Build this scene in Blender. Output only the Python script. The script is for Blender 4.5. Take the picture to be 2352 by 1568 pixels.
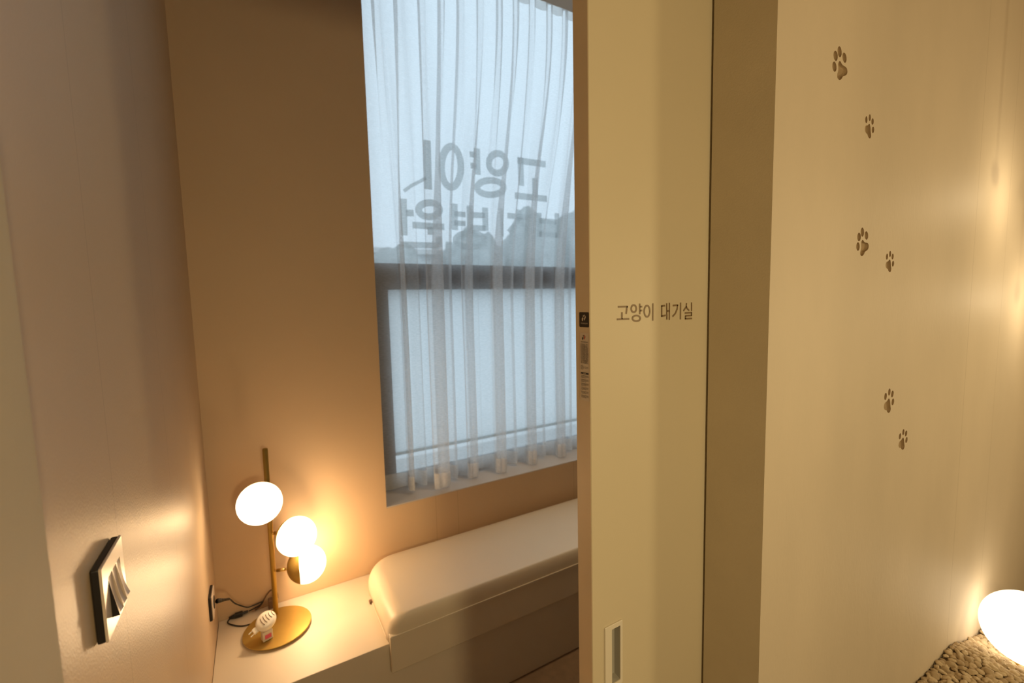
import bpy, bmesh, math, random
from mathutils import Vector, Matrix, noise
from mathutils.geometry import tessellate_polygon

for o in list(bpy.data.objects):
    bpy.data.objects.remove(o, do_unlink=True)
S = bpy.context.scene
COL = S.collection
PI = math.pi

# ---------------------------------------------------------------- camera
CAM_POS = Vector((0.0, 0.0, 1.68))
R_ = Vector((0.86476568, -0.50165116, -0.02294403))
D_ = Vector((-0.06464607, -0.06589766, -0.99573008))
F_ = Vector((0.49799719, 0.86255644, -0.08941581))
FPX = 1022.0
cam = bpy.data.cameras.new('camera')
cam_o = bpy.data.objects.new('camera', cam)
COL.objects.link(cam_o)
cam_o.matrix_world = Matrix(((R_.x, -D_.x, -F_.x, CAM_POS.x), (R_.y, -D_.y, -F_.y, CAM_POS.y),
                             (R_.z, -D_.z, -F_.z, CAM_POS.z), (0, 0, 0, 1)))
cam.sensor_fit = 'HORIZONTAL'
cam.sensor_width = 36.0
cam.lens = FPX / 2352 * 36.0
cam.clip_start = 0.02
cam.clip_end = 200
cam.dof.use_dof = True
cam.dof.focus_distance = 0.95
cam.dof.aperture_fstop = 3.2
S.camera = cam_o

def in_view(p, m=20):
    v = Vector(p) - CAM_POS
    z = v.dot(F_)
    x = 1176 + FPX * v.dot(R_) / z
    y = 784 + FPX * v.dot(D_) / z
    return z > 0 and -m < x < 2352 + m and -m < y < 1568 + m

# ---------------------------------------------------------------- sky, exposure
w = bpy.data.worlds.new('overcast_sky')
S.world = w
w.use_nodes = True
bg = w.node_tree.nodes['Background']
bg.inputs[0].default_value = (0.70, 0.84, 1.0, 1)
bg.inputs[1].default_value = 1.36
S.view_settings.view_transform = 'Standard'
S.view_settings.look = 'None'
S.view_settings.gamma = 1.0
S.view_settings.use_curve_mapping = False
S.view_settings.exposure = 0.0

# ---------------------------------------------------------------- unseen hall lights (no fixtures, below eye height, behind the camera)
WARM = (1.0, 0.77, 0.40)
def area(name, loc, target, size, power, color=WARM, spread=PI):
    l = bpy.data.lights.new(name, 'AREA')
    l.shape = 'DISK'; l.size = size; l.energy = power; l.color = color; l.spread = spread
    o = bpy.data.objects.new(name, l); COL.objects.link(o)
    o.location = loc
    o.rotation_euler = (Vector(target) - Vector(loc)).to_track_quat('-Z', 'Y').to_euler()
    return o
area('hall_light', (2.60, -1.05, 1.50), (1.1, 0.5, 1.5), 0.26, 12)
area('hall_light', (0.24, -1.08, 1.62), (0.6, 0.6, 1.4), 0.22, 13.2)
# added fill light over the bench to brighten cushion and curtain; no fixture there
area('bench_fill_light', (1.50, 1.42, 3.285), (1.45, 1.50, 0.4), 0.10, 2.8, (1.0, 0.72, 0.40), math.radians(62))

PAW_L= [[[0.268, 0.355], [0.271, 0.288], [0.247, 0.228], [0.202, 0.186], [0.143, 0.171], [0.082, 0.187], [0.033, 0.229], [0.003, 0.289], [0.0, 0.357], [0.024, 0.417], [0.07, 0.457], [0.127, 0.473], [0.188, 0.457], [0.238, 0.415]], [[0.322, 0.695], [0.325, 0.627], [0.299, 0.565], [0.25, 0.523], [0.19, 0.507], [0.127, 0.522], [0.077, 0.564], [0.047, 0.624], [0.043, 0.69], [0.07, 0.75], [0.117, 0.793], [0.177, 0.809], [0.24, 0.795], [0.292, 0.754]], [[0.563, 0.874], [0.569, 0.803], [0.544, 0.738], [0.499, 0.695], [0.438, 0.679], [0.377, 0.696], [0.327, 0.74], [0.296, 0.805], [0.29, 0.876], [0.313, 0.94], [0.36, 0.984], [0.419, 1.0], [0.48, 0.984], [0.532, 0.939]], [[0.901, 0.775], [0.91, 0.708], [0.889, 0.646], [0.845, 0.604], [0.784, 0.588], [0.718, 0.601], [0.663, 0.641], [0.628, 0.701], [0.619, 0.767], [0.638, 0.829], [0.682, 0.871], [0.743, 0.887], [0.807, 0.874], [0.864, 0.835]], [[0.477, 0.574], [0.657, 0.491], [0.906, 0.472], [1.0, 0.368], [0.929, 0.241], [0.723, 0.162], [0.64, 0.068], [0.506, 0.0], [0.367, 0.023], [0.334, 0.128], [0.39, 0.281], [0.372, 0.464]]]
PAW_R= [[[0.244, 0.698], [0.223, 0.638], [0.182, 0.592], [0.129, 0.572], [0.077, 0.581], [0.032, 0.616], [0.004, 0.671], [0.0, 0.737], [0.021, 0.797], [0.062, 0.842], [0.114, 0.862], [0.167, 0.854], [0.212, 0.819], [0.24, 0.763]], [[0.589, 0.839], [0.57, 0.779], [0.531, 0.733], [0.478, 0.713], [0.428, 0.72], [0.383, 0.755], [0.358, 0.81], [0.355, 0.874], [0.373, 0.935], [0.413, 0.98], [0.463, 1.0], [0.516, 0.993], [0.559, 0.958], [0.585, 0.903]], [[0.91, 0.721], [0.884, 0.663], [0.839, 0.621], [0.782, 0.602], [0.726, 0.612], [0.683, 0.648], [0.659, 0.701], [0.66, 0.763], [0.687, 0.82], [0.732, 0.862], [0.788, 0.881], [0.842, 0.872], [0.887, 0.837], [0.912, 0.784]], [[0.998, 0.381], [0.974, 0.322], [0.927, 0.28], [0.871, 0.262], [0.814, 0.272], [0.769, 0.309], [0.747, 0.362], [0.747, 0.424], [0.773, 0.483], [0.818, 0.525], [0.874, 0.542], [0.931, 0.534], [0.976, 0.498], [1.0, 0.443]], [[0.465, 0.596], [0.585, 0.488], [0.655, 0.268], [0.704, 0.122], [0.63, 0.013], [0.499, 0.0], [0.375, 0.052], [0.296, 0.128], [0.107, 0.18], [0.011, 0.304], [0.083, 0.456], [0.276, 0.502]]]
DOOR_STROKES= [[[0.5684, 1.6661], [0.5924, 1.666]], [[0.5905, 1.6665], [0.5882, 1.6527]], [[0.578, 1.6562], [0.5778, 1.6436]], [[0.5656, 1.6436], [0.5957, 1.6433]], [[0.6225, 1.6707], [0.623, 1.6509]], [[0.623, 1.6649], [0.6288, 1.6649]], [[0.623, 1.6577], [0.6288, 1.6578]], [[0.6571, 1.6704], [0.657, 1.6375]], [[0.6811, 1.6657], [0.6813, 1.6444]], [[0.6801, 1.6648], [0.6904, 1.6652]], [[0.6803, 1.645], [0.6924, 1.6464]], [[0.695, 1.6696], [0.696, 1.6381]], [[0.7026, 1.6705], [0.7026, 1.6371]], [[0.6958, 1.6548], [0.7024, 1.6549]], [[0.7124, 1.6649], [0.7277, 1.6655]], [[0.7261, 1.6655], [0.7249, 1.6577], [0.7198, 1.6491], [0.7118, 1.6433]], [[0.7349, 1.6702], [0.7348, 1.6369]], [[0.7525, 1.6689], [0.7515, 1.6612], [0.7435, 1.6533]], [[0.7517, 1.6624], [0.7546, 1.6577], [0.7607, 1.6537]], [[0.7677, 1.6699], [0.7679, 1.6523]], [[0.7477, 1.6491], [0.7693, 1.6494]], [[0.7679, 1.6494], [0.768, 1.6431]], [[0.749, 1.6433], [0.769, 1.6434]], [[0.7497, 1.6433], [0.7498, 1.6372]], [[0.7484, 1.6374], [0.7698, 1.6375]]]
DOOR_RINGS= [[[0.614, 1.6616], [0.6138, 1.6601], [0.6134, 1.6587], [0.6126, 1.6575], [0.6115, 1.6565], [0.6103, 1.6557], [0.6089, 1.6553], [0.6075, 1.6552], [0.606, 1.6554], [0.6047, 1.6559], [0.6034, 1.6567], [0.6024, 1.6578], [0.6016, 1.6591], [0.6012, 1.6605], [0.601, 1.6619], [0.6011, 1.6634], [0.6016, 1.6648], [0.6024, 1.666], [0.6034, 1.667], [0.6046, 1.6678], [0.606, 1.6682], [0.6075, 1.6683], [0.6089, 1.6681], [0.6103, 1.6676], [0.6115, 1.6668], [0.6126, 1.6657], [0.6133, 1.6645], [0.6138, 1.6631], [0.614, 1.6616]], [[0.6241, 1.6432], [0.6238, 1.642], [0.6231, 1.6409], [0.6219, 1.64], [0.6203, 1.6392], [0.6184, 1.6387], [0.6163, 1.6384], [0.6141, 1.6384], [0.6118, 1.6386], [0.6098, 1.6391], [0.6079, 1.6398], [0.6063, 1.6406], [0.6051, 1.6417], [0.6044, 1.6428], [0.6042, 1.6439], [0.6044, 1.6451], [0.6051, 1.6462], [0.6063, 1.6471], [0.6079, 1.6478], [0.6097, 1.6484], [0.6118, 1.6487], [0.614, 1.6488], [0.6162, 1.6485], [0.6184, 1.6481], [0.6203, 1.6474], [0.6219, 1.6465], [0.6231, 1.6455], [0.6238, 1.6443], [0.6241, 1.6432]], [[0.6491, 1.6557], [0.649, 1.6534], [0.6484, 1.6512], [0.6475, 1.6492], [0.6464, 1.6476], [0.645, 1.6464], [0.6434, 1.6456], [0.6418, 1.6454], [0.6401, 1.6457], [0.6385, 1.6466], [0.6371, 1.6479], [0.636, 1.6496], [0.6351, 1.6516], [0.6345, 1.6539], [0.6343, 1.6562], [0.6345, 1.6585], [0.635, 1.6607], [0.6359, 1.6627], [0.6371, 1.6643], [0.6384, 1.6655], [0.64, 1.6663], [0.6416, 1.6665], [0.6433, 1.6662], [0.6449, 1.6654], [0.6463, 1.6641], [0.6475, 1.6624], [0.6484, 1.6604], [0.6489, 1.6581], [0.6491, 1.6557]]]
WIN_STROKES= [[[[1.4244, 2.5201], [1.6293, 2.5233]], 0.0349], [[[1.4465, 2.5395], [1.4475, 2.3745]], 0.034], [[[1.5467, 2.4301], [1.5463, 2.319]], 0.0349], [[[1.4006, 2.3128], [1.6353, 2.3141]], 0.0342], [[[1.1562, 2.5504], [1.157, 2.4046]], 0.0331], [[[1.1109, 2.5125], [1.155, 2.5139]], 0.029], [[[1.1142, 2.4503], [1.153, 2.4529]], 0.0291], [[[0.862, 2.5502], [0.8592, 2.2927]], 0.0358], [[[0.8478, 2.3515], [0.8125, 2.3291], [0.7631, 2.3009], [0.7238, 2.2696]], 0.0157], [[[1.3465, 2.4929], [1.3446, 2.4801], [1.34, 2.4676], [1.3327, 2.4559], [1.3231, 2.4458], [1.3119, 2.4377], [1.2995, 2.432], [1.2866, 2.4291], [1.2738, 2.4289], [1.2618, 2.4316], [1.2512, 2.4369], [1.2424, 2.4446], [1.236, 2.4544], [1.2322, 2.4656], [1.2312, 2.4778], [1.233, 2.4903], [1.2375, 2.5026], [1.2445, 2.5141], [1.2538, 2.5241], [1.2648, 2.5323], [1.277, 2.5381], [1.2898, 2.5413], [1.3026, 2.5417], [1.3148, 2.5393], [1.3256, 2.5342], [1.3346, 2.5265], [1.3413, 2.5167], [1.3453, 2.5054], [1.3465, 2.4929]], 0.0345], [[[1.3258, 2.3513], [1.3233, 2.3418], [1.3164, 2.3323], [1.3055, 2.3233], [1.2912, 2.3153], [1.2743, 2.3087], [1.2556, 2.3038], [1.2361, 2.3008], [1.2169, 2.3], [1.1988, 2.3012], [1.1827, 2.3045], [1.1694, 2.3096], [1.1596, 2.3162], [1.1536, 2.3241], [1.1518, 2.3329], [1.1542, 2.3421], [1.1607, 2.3513], [1.1711, 2.3601], [1.1847, 2.368], [1.2011, 2.3747], [1.2193, 2.3798], [1.2386, 2.383], [1.258, 2.3841], [1.2765, 2.3832], [1.2931, 2.3802], [1.307, 2.3752], [1.3174, 2.3684], [1.3238, 2.3604], [1.3258, 2.3513]], 0.0336], [[[1.0541, 2.4353], [1.0518, 2.4106], [1.0465, 2.3867], [1.0388, 2.3649], [1.0288, 2.3463], [1.0172, 2.332], [1.0046, 2.3225], [0.9915, 2.3184], [0.9788, 2.3197], [0.9669, 2.3265], [0.9566, 2.3383], [0.9482, 2.3545], [0.9423, 2.3743], [0.939, 2.3967], [0.9385, 2.4205], [0.9408, 2.4447], [0.9459, 2.4681], [0.9535, 2.4895], [0.9631, 2.5078], [0.9744, 2.5223], [0.9868, 2.532], [0.9997, 2.5367], [1.0125, 2.5359], [1.0245, 2.5296], [1.0351, 2.5182], [1.0437, 2.5022], [1.05, 2.4824], [1.0535, 2.4597], [1.0541, 2.4353]], 0.0356], [[[1.1906, 2.0396], [1.1879, 2.0305], [1.1806, 2.0216], [1.1691, 2.0134], [1.1541, 2.0064], [1.1362, 2.0009], [1.1165, 1.9971], [1.096, 1.9953], [1.0757, 1.9954], [1.0566, 1.9976], [1.0398, 2.0015], [1.0258, 2.0072], [1.0155, 2.0141], [1.0093, 2.0221], [1.0074, 2.0307], [1.0099, 2.0395], [1.0167, 2.0481], [1.0276, 2.056], [1.042, 2.063], [1.0592, 2.0686], [1.0784, 2.0726], [1.0987, 2.0748], [1.1191, 2.0749], [1.1386, 2.073], [1.1561, 2.0693], [1.1708, 2.0637], [1.1818, 2.0566], [1.1885, 2.0485], [1.1906, 2.0396]], 0.0314], [[[0.7621, 2.098], [0.9422, 2.099]], 0.0312], [[[0.8616, 2.0939], [0.8636, 2.0516]], 0.0307], [[[0.7193, 2.2315], [0.7154, 2.0413]], 0.0307], [[[0.7302, 2.1587], [0.7721, 2.1604]], 0.0309], [[[0.699, 1.9928], [0.9085, 1.9955]], 0.0299], [[[0.9065, 2.0432], [0.9082, 1.9895]], 0.0287], [[[1.1987, 2.2255], [1.1975, 2.0937]], 0.0326], [[[1.1006, 2.227], [1.0985, 2.0866]], 0.032], [[[1.1016, 2.1768], [1.1973, 2.1798]], 0.0296], [[[1.0991, 2.1039], [1.1979, 2.1071]], 0.0297], [[[1.0075, 2.231], [1.0057, 2.086]], 0.0326], [[[1.0055, 2.1755], [1.0741, 2.1759]], 0.0266], [[[1.0036, 2.1246], [1.0724, 2.1256]], 0.0267], [[[0.92, 2.1902], [0.9181, 2.1816], [0.9132, 2.1732], [0.9056, 2.1654], [0.8957, 2.1587], [0.8839, 2.1533], [0.871, 2.1496], [0.8575, 2.1476], [0.8442, 2.1476], [0.8317, 2.1494], [0.8206, 2.153], [0.8115, 2.1582], [0.8047, 2.1647], [0.8007, 2.1722], [0.7996, 2.1803], [0.8014, 2.1887], [0.8061, 2.1969], [0.8134, 2.2045], [0.823, 2.2112], [0.8345, 2.2167], [0.8472, 2.2205], [0.8606, 2.2227], [0.874, 2.2229], [0.8867, 2.2213], [0.898, 2.2178], [0.9075, 2.2127], [0.9145, 2.2061], [0.9188, 2.1985], [0.92, 2.1902]], 0.0328], [[[1.4268, 2.2329], [1.426, 2.2002]], 0.0314], [[[1.3458, 2.191], [1.5066, 2.1899]], 0.0297], [[[1.424, 2.1844], [1.3917, 2.1325], [1.3538, 2.0938]], 0.0288], [[[1.424, 2.1844], [1.4576, 2.142], [1.492, 2.1124]], 0.0288], [[[1.3077, 2.227], [1.3076, 2.0654]], 0.0192], [[[1.5741, 2.2249], [1.5744, 2.0794]], 0.0296], [[[1.7092, 2.2327], [1.7101, 2.0781]], 0.0303], [[[1.5747, 2.1766], [1.7065, 2.1775]], 0.0297], [[[1.5731, 2.0955], [1.7086, 2.0947]], 0.0298]]

def smooth2(sh):
    P = [Vector(p) for p in sh]
    if len(P) == 14: return [tuple(p) for p in P]
    n = len(P); out = []
    for i in range(n):
        a, b, c, d = P[i-1], P[i], P[(i+1)%n], P[(i+2)%n]
        for k in range(3):
            t = k/3
            out.append(tuple(0.5*((2*b)+(-a+c)*t+(2*a-5*b+4*c-d)*t*t+(-a+3*b-3*c+d)*t**3)))
    return out

# ---------------------------------------------------------------- helpers
def prop(o, label=None, cat=None, group=None, kind=None):
    if label: o['label'] = label
    if cat: o['category'] = cat
    if group: o['group'] = group
    if kind: o['kind'] = kind
    return o

def mat(name, col, rough=0.6, metal=0.0, var=0.0, vscale=3.0, bump=0.0, bscale=200.0, spec=0.5, seams=None, seam_axis=0, stretch=None):
    m = bpy.data.materials.new(name); m.use_nodes = True
    nt = m.node_tree; N = nt.nodes; L = nt.links
    b = N['Principled BSDF']
    b.inputs['Base Color'].default_value = (*col, 1)
    b.inputs['Roughness'].default_value = rough
    b.inputs['Metallic'].default_value = metal
    b.inputs['Specular IOR Level'].default_value = spec
    geo = N.new('ShaderNodeNewGeometry')
    vec = geo.outputs['Position']
    if stretch:
        mp = N.new('ShaderNodeMapping'); mp.inputs['Scale'].default_value = stretch
        L.new(vec, mp.inputs['Vector']); vec = mp.outputs['Vector']
    colsock = None
    if var > 0:
        n = N.new('ShaderNodeTexNoise'); n.inputs['Scale'].default_value = vscale; n.inputs['Detail'].default_value = 5
        L.new(vec, n.inputs['Vector'])
        r = N.new('ShaderNodeMapRange'); r.inputs['From Min'].default_value = 0.3; r.inputs['From Max'].default_value = 0.7
        r.inputs['To Min'].default_value = 1 - var; r.inputs['To Max'].default_value = 1 + var
        L.new(n.outputs['Fac'], r.inputs['Value'])
        mx = N.new('ShaderNodeVectorMath'); mx.operation = 'SCALE'
        mx.inputs[0].default_value = col
        L.new(r.outputs['Result'], mx.inputs['Scale'])
        colsock = mx.outputs['Vector']
    hs = None
    if bump > 0:
        n2 = N.new('ShaderNodeTexNoise'); n2.inputs['Scale'].default_value = bscale; n2.inputs['Detail'].default_value = 3
        L.new(vec, n2.inputs['Vector']); hs = n2.outputs['Fac']
    if seams:
        sp = N.new('ShaderNodeSeparateXYZ'); L.new(geo.outputs['Position'], sp.inputs[0])
        acc = None
        for s_ in seams:
            c = N.new('ShaderNodeMath'); c.operation = 'COMPARE'
            L.new(sp.outputs[seam_axis], c.inputs[0]); c.inputs[1].default_value = s_; c.inputs[2].default_value = 0.0012
            if acc is None: acc = c.outputs[0]
            else:
                a = N.new('ShaderNodeMath'); a.operation = 'MAXIMUM'
                L.new(acc, a.inputs[0]); L.new(c.outputs[0], a.inputs[1]); acc = a.outputs[0]
        mc = N.new('ShaderNodeMix'); mc.data_type = 'RGBA'
        L.new(acc, mc.inputs['Factor'])
        if colsock: L.new(colsock, mc.inputs[6])
        else: mc.inputs[6].default_value = (*col, 1)
        mc.inputs[7].default_value = (col[0]*0.8, col[1]*0.78, col[2]*0.75, 1)
        colsock = mc.outputs[2]
    if colsock: L.new(colsock, b.inputs['Base Color'])
    if hs:
        bp = N.new('ShaderNodeBump'); bp.inputs['Strength'].default_value = bump; bp.inputs['Distance'].default_value = 0.002
        L.new(hs, bp.inputs['Height']); L.new(bp.outputs['Normal'], b.inputs['Normal'])
    return m

def emis(name, col, strength, transp=0.0):
    m = bpy.data.materials.new(name); m.use_nodes = True
    nt = m.node_tree; N = nt.nodes; L = nt.links
    N.remove(N['Principled BSDF'])
    e = N.new('ShaderNodeEmission'); e.inputs[0].default_value = (*col, 1); e.inputs[1].default_value = strength
    out = N['Material Output']
    if transp > 0:
        t = N.new('ShaderNodeBsdfTransparent'); mx = N.new('ShaderNodeMixShader'); mx.inputs[0].default_value = transp
        L.new(e.outputs[0], mx.inputs[1]); L.new(t.outputs[0], mx.inputs[2]); L.new(mx.outputs[0], out.inputs[0])
    else:
        L.new(e.outputs[0], out.inputs[0])
    return m

def link(name, me, m, parent=None, smooth=False):
    if smooth:
        for p in me.polygons: p.use_smooth = True
    if m is not None:
        me.materials.clear(); me.materials.append(m)
    o = bpy.data.objects.new(name, me); COL.objects.link(o)
    if parent is not None: o.parent = parent; o.matrix_parent_inverse = parent.matrix_basis.inverted()
    return o

def obj(name, bm, m, parent=None, smooth=False):
    me = bpy.data.meshes.new(name)
    bmesh.ops.recalc_face_normals(bm, faces=bm.faces)
    bm.to_mesh(me); bm.free()
    return link(name, me, m, parent, smooth)

def raw(name, verts, faces, m, parent=None, smooth=False):
    me = bpy.data.meshes.new(name); me.from_pydata(verts, [], faces); me.update()
    return link(name, me, m, parent, smooth)

def add_box(bm, x0, x1, y0, y1, z0, z1, bev=0.0, seg=2):
    vs = [bm.verts.new(p) for p in [(x0,y0,z0),(x1,y0,z0),(x1,y1,z0),(x0,y1,z0),(x0,y0,z1),(x1,y0,z1),(x1,y1,z1),(x0,y1,z1)]]
    fs = [bm.faces.new([vs[i] for i in f]) for f in [(0,3,2,1),(4,5,6,7),(0,1,5,4),(1,2,6,5),(2,3,7,6),(3,0,4,7)]]
    if bev > 0:
        es = list({e for f in fs for e in f.edges})
        bmesh.ops.bevel(bm, geom=es, offset=bev, segments=seg, affect='EDGES', profile=0.5)

def box(name, x0, x1, y0, y1, z0, z1, m, parent=None, bev=0.0, seg=2):
    bm = bmesh.new(); add_box(bm, x0, x1, y0, y1, z0, z1, bev, seg)
    return obj(name, bm, m, parent)

def frame_from(n):
    n = Vector(n).normalized()
    a = Vector((0,0,1)) if abs(n.z) < 0.9 else Vector((1,0,0))
    u = a.cross(n).normalized(); v = n.cross(u)
    return u, v, n

def tube(bm, pts, r, seg=14, cap=True):
    pts = [Vector(p) for p in pts]; rings = []
    rr = r if isinstance(r, (list, tuple)) else [r]*len(pts)
    u = None
    for i, p in enumerate(pts):
        t = (pts[min(i+1, len(pts)-1)] - pts[max(i-1, 0)]).normalized()
        if u is None: u, v, _ = frame_from(t)
        else:
            u = (u - t*u.dot(t)).normalized(); v = t.cross(u)
        rings.append([bm.verts.new(p + (u*math.cos(2*PI*k/seg) + v*math.sin(2*PI*k/seg))*rr[i]) for k in range(seg)])
    for a, b in zip(rings, rings[1:]):
        for k in range(seg): bm.faces.new([a[k], a[(k+1)%seg], b[(k+1)%seg], b[k]])
    if cap:
        bm.faces.new(list(reversed(rings[0]))); bm.faces.new(rings[-1])

def lathe(bm, prof, c, n, seg=48):
    """prof: (radius, along-axis) pairs, revolved about axis n through c"""
    u, v, n = frame_from(n); c = Vector(c); rings = []
    for r, h in prof:
        if r < 1e-6: rings.append([bm.verts.new(c + n*h)])
        else: rings.append([bm.verts.new(c + n*h + (u*math.cos(2*PI*k/seg) + v*math.sin(2*PI*k/seg))*r) for k in range(seg)])
    for a, b in zip(rings, rings[1:]):
        for k in range(seg):
            k2 = (k+1) % seg
            if len(a) == 1 and len(b) == 1: continue
            if len(a) == 1: bm.faces.new([a[0], b[k2], b[k]])
            elif len(b) == 1: bm.faces.new([a[k], a[k2], b[0]])
            else: bm.faces.new([a[k], a[k2], b[k2], b[k]])

def smooth_path(pts, n=8):
    P = [Vector(p) for p in pts]; P = [P[0]] + P + [P[-1]]; out = []
    for i in range(1, len(P)-2):
        for k in range(n):
            t = k/n; a, b, c, d = P[i-1], P[i], P[i+1], P[i+2]
            out.append(0.5*((2*b) + (-a+c)*t + (2*a-5*b+4*c-d)*t*t + (-a+3*b-3*c+d)*t**3))
    out.append(P[-2]); return out

def ribbon(bm, pts, th, to3, closed=False, depth=0.0):
    """flat stroke of width th along 2-D pts; to3 maps (a, b) to space"""
    P = [Vector(p) for p in pts]
    if closed and (P[0]-P[-1]).length < 1e-6: P = P[:-1]
    n = len(P); Lf, Rt = [], []
    for i in range(n):
        a = P[i-1] if (closed or i > 0) else P[i]
        b = P[(i+1) % n] if (closed or i < n-1) else P[i]
        d1 = (P[i]-a); d2 = (b-P[i])
        if d1.length < 1e-7: d1 = d2
        if d2.length < 1e-7: d2 = d1
        d1 = d1.normalized(); d2 = d2.normalized()
        t = (d1+d2).normalized(); nn = Vector((-t.y, t.x))
        k = 1/max(0.5, Vector((-d1.y, d1.x)).dot(nn))
        Lf.append(P[i]+nn*th/2*k); Rt.append(P[i]-nn*th/2*k)
    vl = [bm.verts.new(to3(*p)) for p in Lf]; vr = [bm.verts.new(to3(*p)) for p in Rt]
    for i in range(n if closed else n-1):
        j = (i+1) % n
        bm.faces.new([vl[i], vl[j], vr[j], vr[i]])

def text_mesh(txt, width, origin, right, up, center=True):
    """returns verts, faces of lettering of the given width laid in a plane"""
    c = bpy.data.curves.new('t', 'FONT'); c.body = txt; c.size = 1.0; c.fill_mode = 'FRONT'; c.resolution_u = 2
    o = bpy.data.objects.new('t', c); COL.objects.link(o)
    bpy.context.view_layer.update()
    me = bpy.data.meshes.new_from_object(o.evaluated_get(bpy.context.evaluated_depsgraph_get()))
    xs = [v.co.x for v in me.vertices]
    s = width/(max(xs)-min(xs)); x0 = min(xs); 
    R, U, O = Vector(right), Vector(up), Vector(origin)
    sh = width/2 if center else 0
    V = [O + R*((v.co.x-x0)*s-sh) + U*(v.co.y*s) for v in me.vertices]
    Fc = [tuple(p.vertices) for p in me.polygons]
    bpy.data.objects.remove(o); bpy.data.curves.remove(c); bpy.data.meshes.remove(me)
    return V, Fc

def add_vf(bm, V, Fc):
    vs = [bm.verts.new(v) for v in V]
    for f in Fc:
        try: bm.faces.new([vs[i] for i in f])
        except ValueError: pass

def struct(name, *a, **k):
    o = box(name, *a, **k); o['kind'] = 'structure'; return o

# ---------------------------------------------------------------- materials
WALLC = (0.61, 0.44, 0.28)
m_wall = mat('wallpaper_room', WALLC, 0.55, var=0.04, vscale=1.6, bump=0.12, bscale=260, seams=[0.74, 0.86, 1.62])
m_wallb = mat('wallpaper_satin', (0.58, 0.435, 0.295), 0.38, var=0.05, vscale=2.2, bump=0.25, bscale=420, seams=[0.884, 1.35, 1.80], seam_axis=1, stretch=(1,1,0.5))
m_paw = mat('plaster_hall', (0.66, 0.57, 0.445), 0.6, var=0.06, vscale=3.5, bump=0.22, bscale=150, seams=[1.865, 2.161], stretch=(1,1,0.45))
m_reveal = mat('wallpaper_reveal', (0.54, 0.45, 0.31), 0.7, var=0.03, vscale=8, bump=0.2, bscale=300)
m_groove = mat('plaster_recess', (0.37, 0.265, 0.15), 0.8, var=0.08, vscale=60)
m_dark = mat('dark_unseen_wall', (0.26, 0.18, 0.11), 0.7)  # unseen room walls, made dark to cut bounced daylight
m_ceil = mat('ceiling_paper', (0.50, 0.40, 0.30), 0.8, var=0.02)
m_floor = mat('floor_tile', (0.22, 0.14, 0.08), 0.6, var=0.12, vscale=25)
m_door = mat('door_film', (0.66, 0.58, 0.42), 0.5, var=0.02, vscale=2, bump=0.05, bscale=300)
m_edge = mat('door_edge_film', (0.74, 0.59, 0.41), 0.5, var=0.04, vscale=9)
m_bench = mat('bench_laminate', (0.66, 0.58, 0.47), 0.5, var=0.015, vscale=2)
m_cush = mat('cream_leatherette', (0.68, 0.59, 0.46), 0.42, var=0.02, vscale=3, bump=0.12, bscale=500)
m_brass = mat('brushed_brass', (0.72, 0.52, 0.20), 0.36, metal=1.0, var=0.04, vscale=60)
m_brass_satin = mat('satin_gold_paint', (0.50, 0.34, 0.09), 0.45, metal=0.75, var=0.03, vscale=30)
m_black = mat('black_plastic', (0.012, 0.010, 0.010), 0.4)
m_brownc = mat('brown_cable', (0.16, 0.09, 0.05), 0.5)
m_plate = mat('champagne_plate', (0.66, 0.55, 0.46), 0.28, spec=0.5, var=0.01)
m_rocker = mat('champagne_rocker', (0.60, 0.49, 0.41), 0.3, var=0.01)
m_pull = mat('handle_ivory', (0.78, 0.72, 0.60), 0.35)
m_pull2 = mat('handle_recess_grey', (0.42, 0.40, 0.35), 0.5)
m_letter = mat('brown_lettering', (0.24, 0.165, 0.09), 0.5)
m_stk_dark = mat('dark_sticker', (0.035, 0.024, 0.015), 0.4)
m_stk = mat('paper_sticker', (0.72, 0.60, 0.47), 0.45)
m_stk_grey = mat('sticker_table_grey', (0.45, 0.38, 0.30), 0.5)
m_ink = mat('black_ink', (0.03, 0.025, 0.02), 0.6)
m_red = mat('red_ink', (0.55, 0.03, 0.02), 0.5)
m_white_pl = mat('white_plastic', (0.82, 0.78, 0.70), 0.35)
m_pink = mat('pink_label', (0.75, 0.12, 0.22), 0.5)
m_frame = mat('window_frame_brown', (0.16, 0.14, 0.135), 0.5)
m_sill = mat('sill_film', (0.60, 0.54, 0.49), 0.5, var=0.01)
m_peb = [mat('pebble_%s' % n, tuple(v*1.15 for v in c), 0.8, var=0.12, vscale=90, bump=0.4, bscale=350) for n, c in
         (('tan', (0.46, 0.36, 0.23)), ('sand', (0.52, 0.42, 0.28)), ('umber', (0.38, 0.29, 0.18)))]
m_ground = mat('outdoor_concrete', (0.78, 0.78, 0.77), 0.9, var=0.08, vscale=0.6)
m_tree = mat('tree_leaves', (0.44, 0.47, 0.46), 0.9, var=0.15, vscale=2)  # leaf colour paled towards grey to stand in for haze
m_bld = mat('outdoor_building', (0.56, 0.58, 0.58), 0.8, var=0.03)

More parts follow.
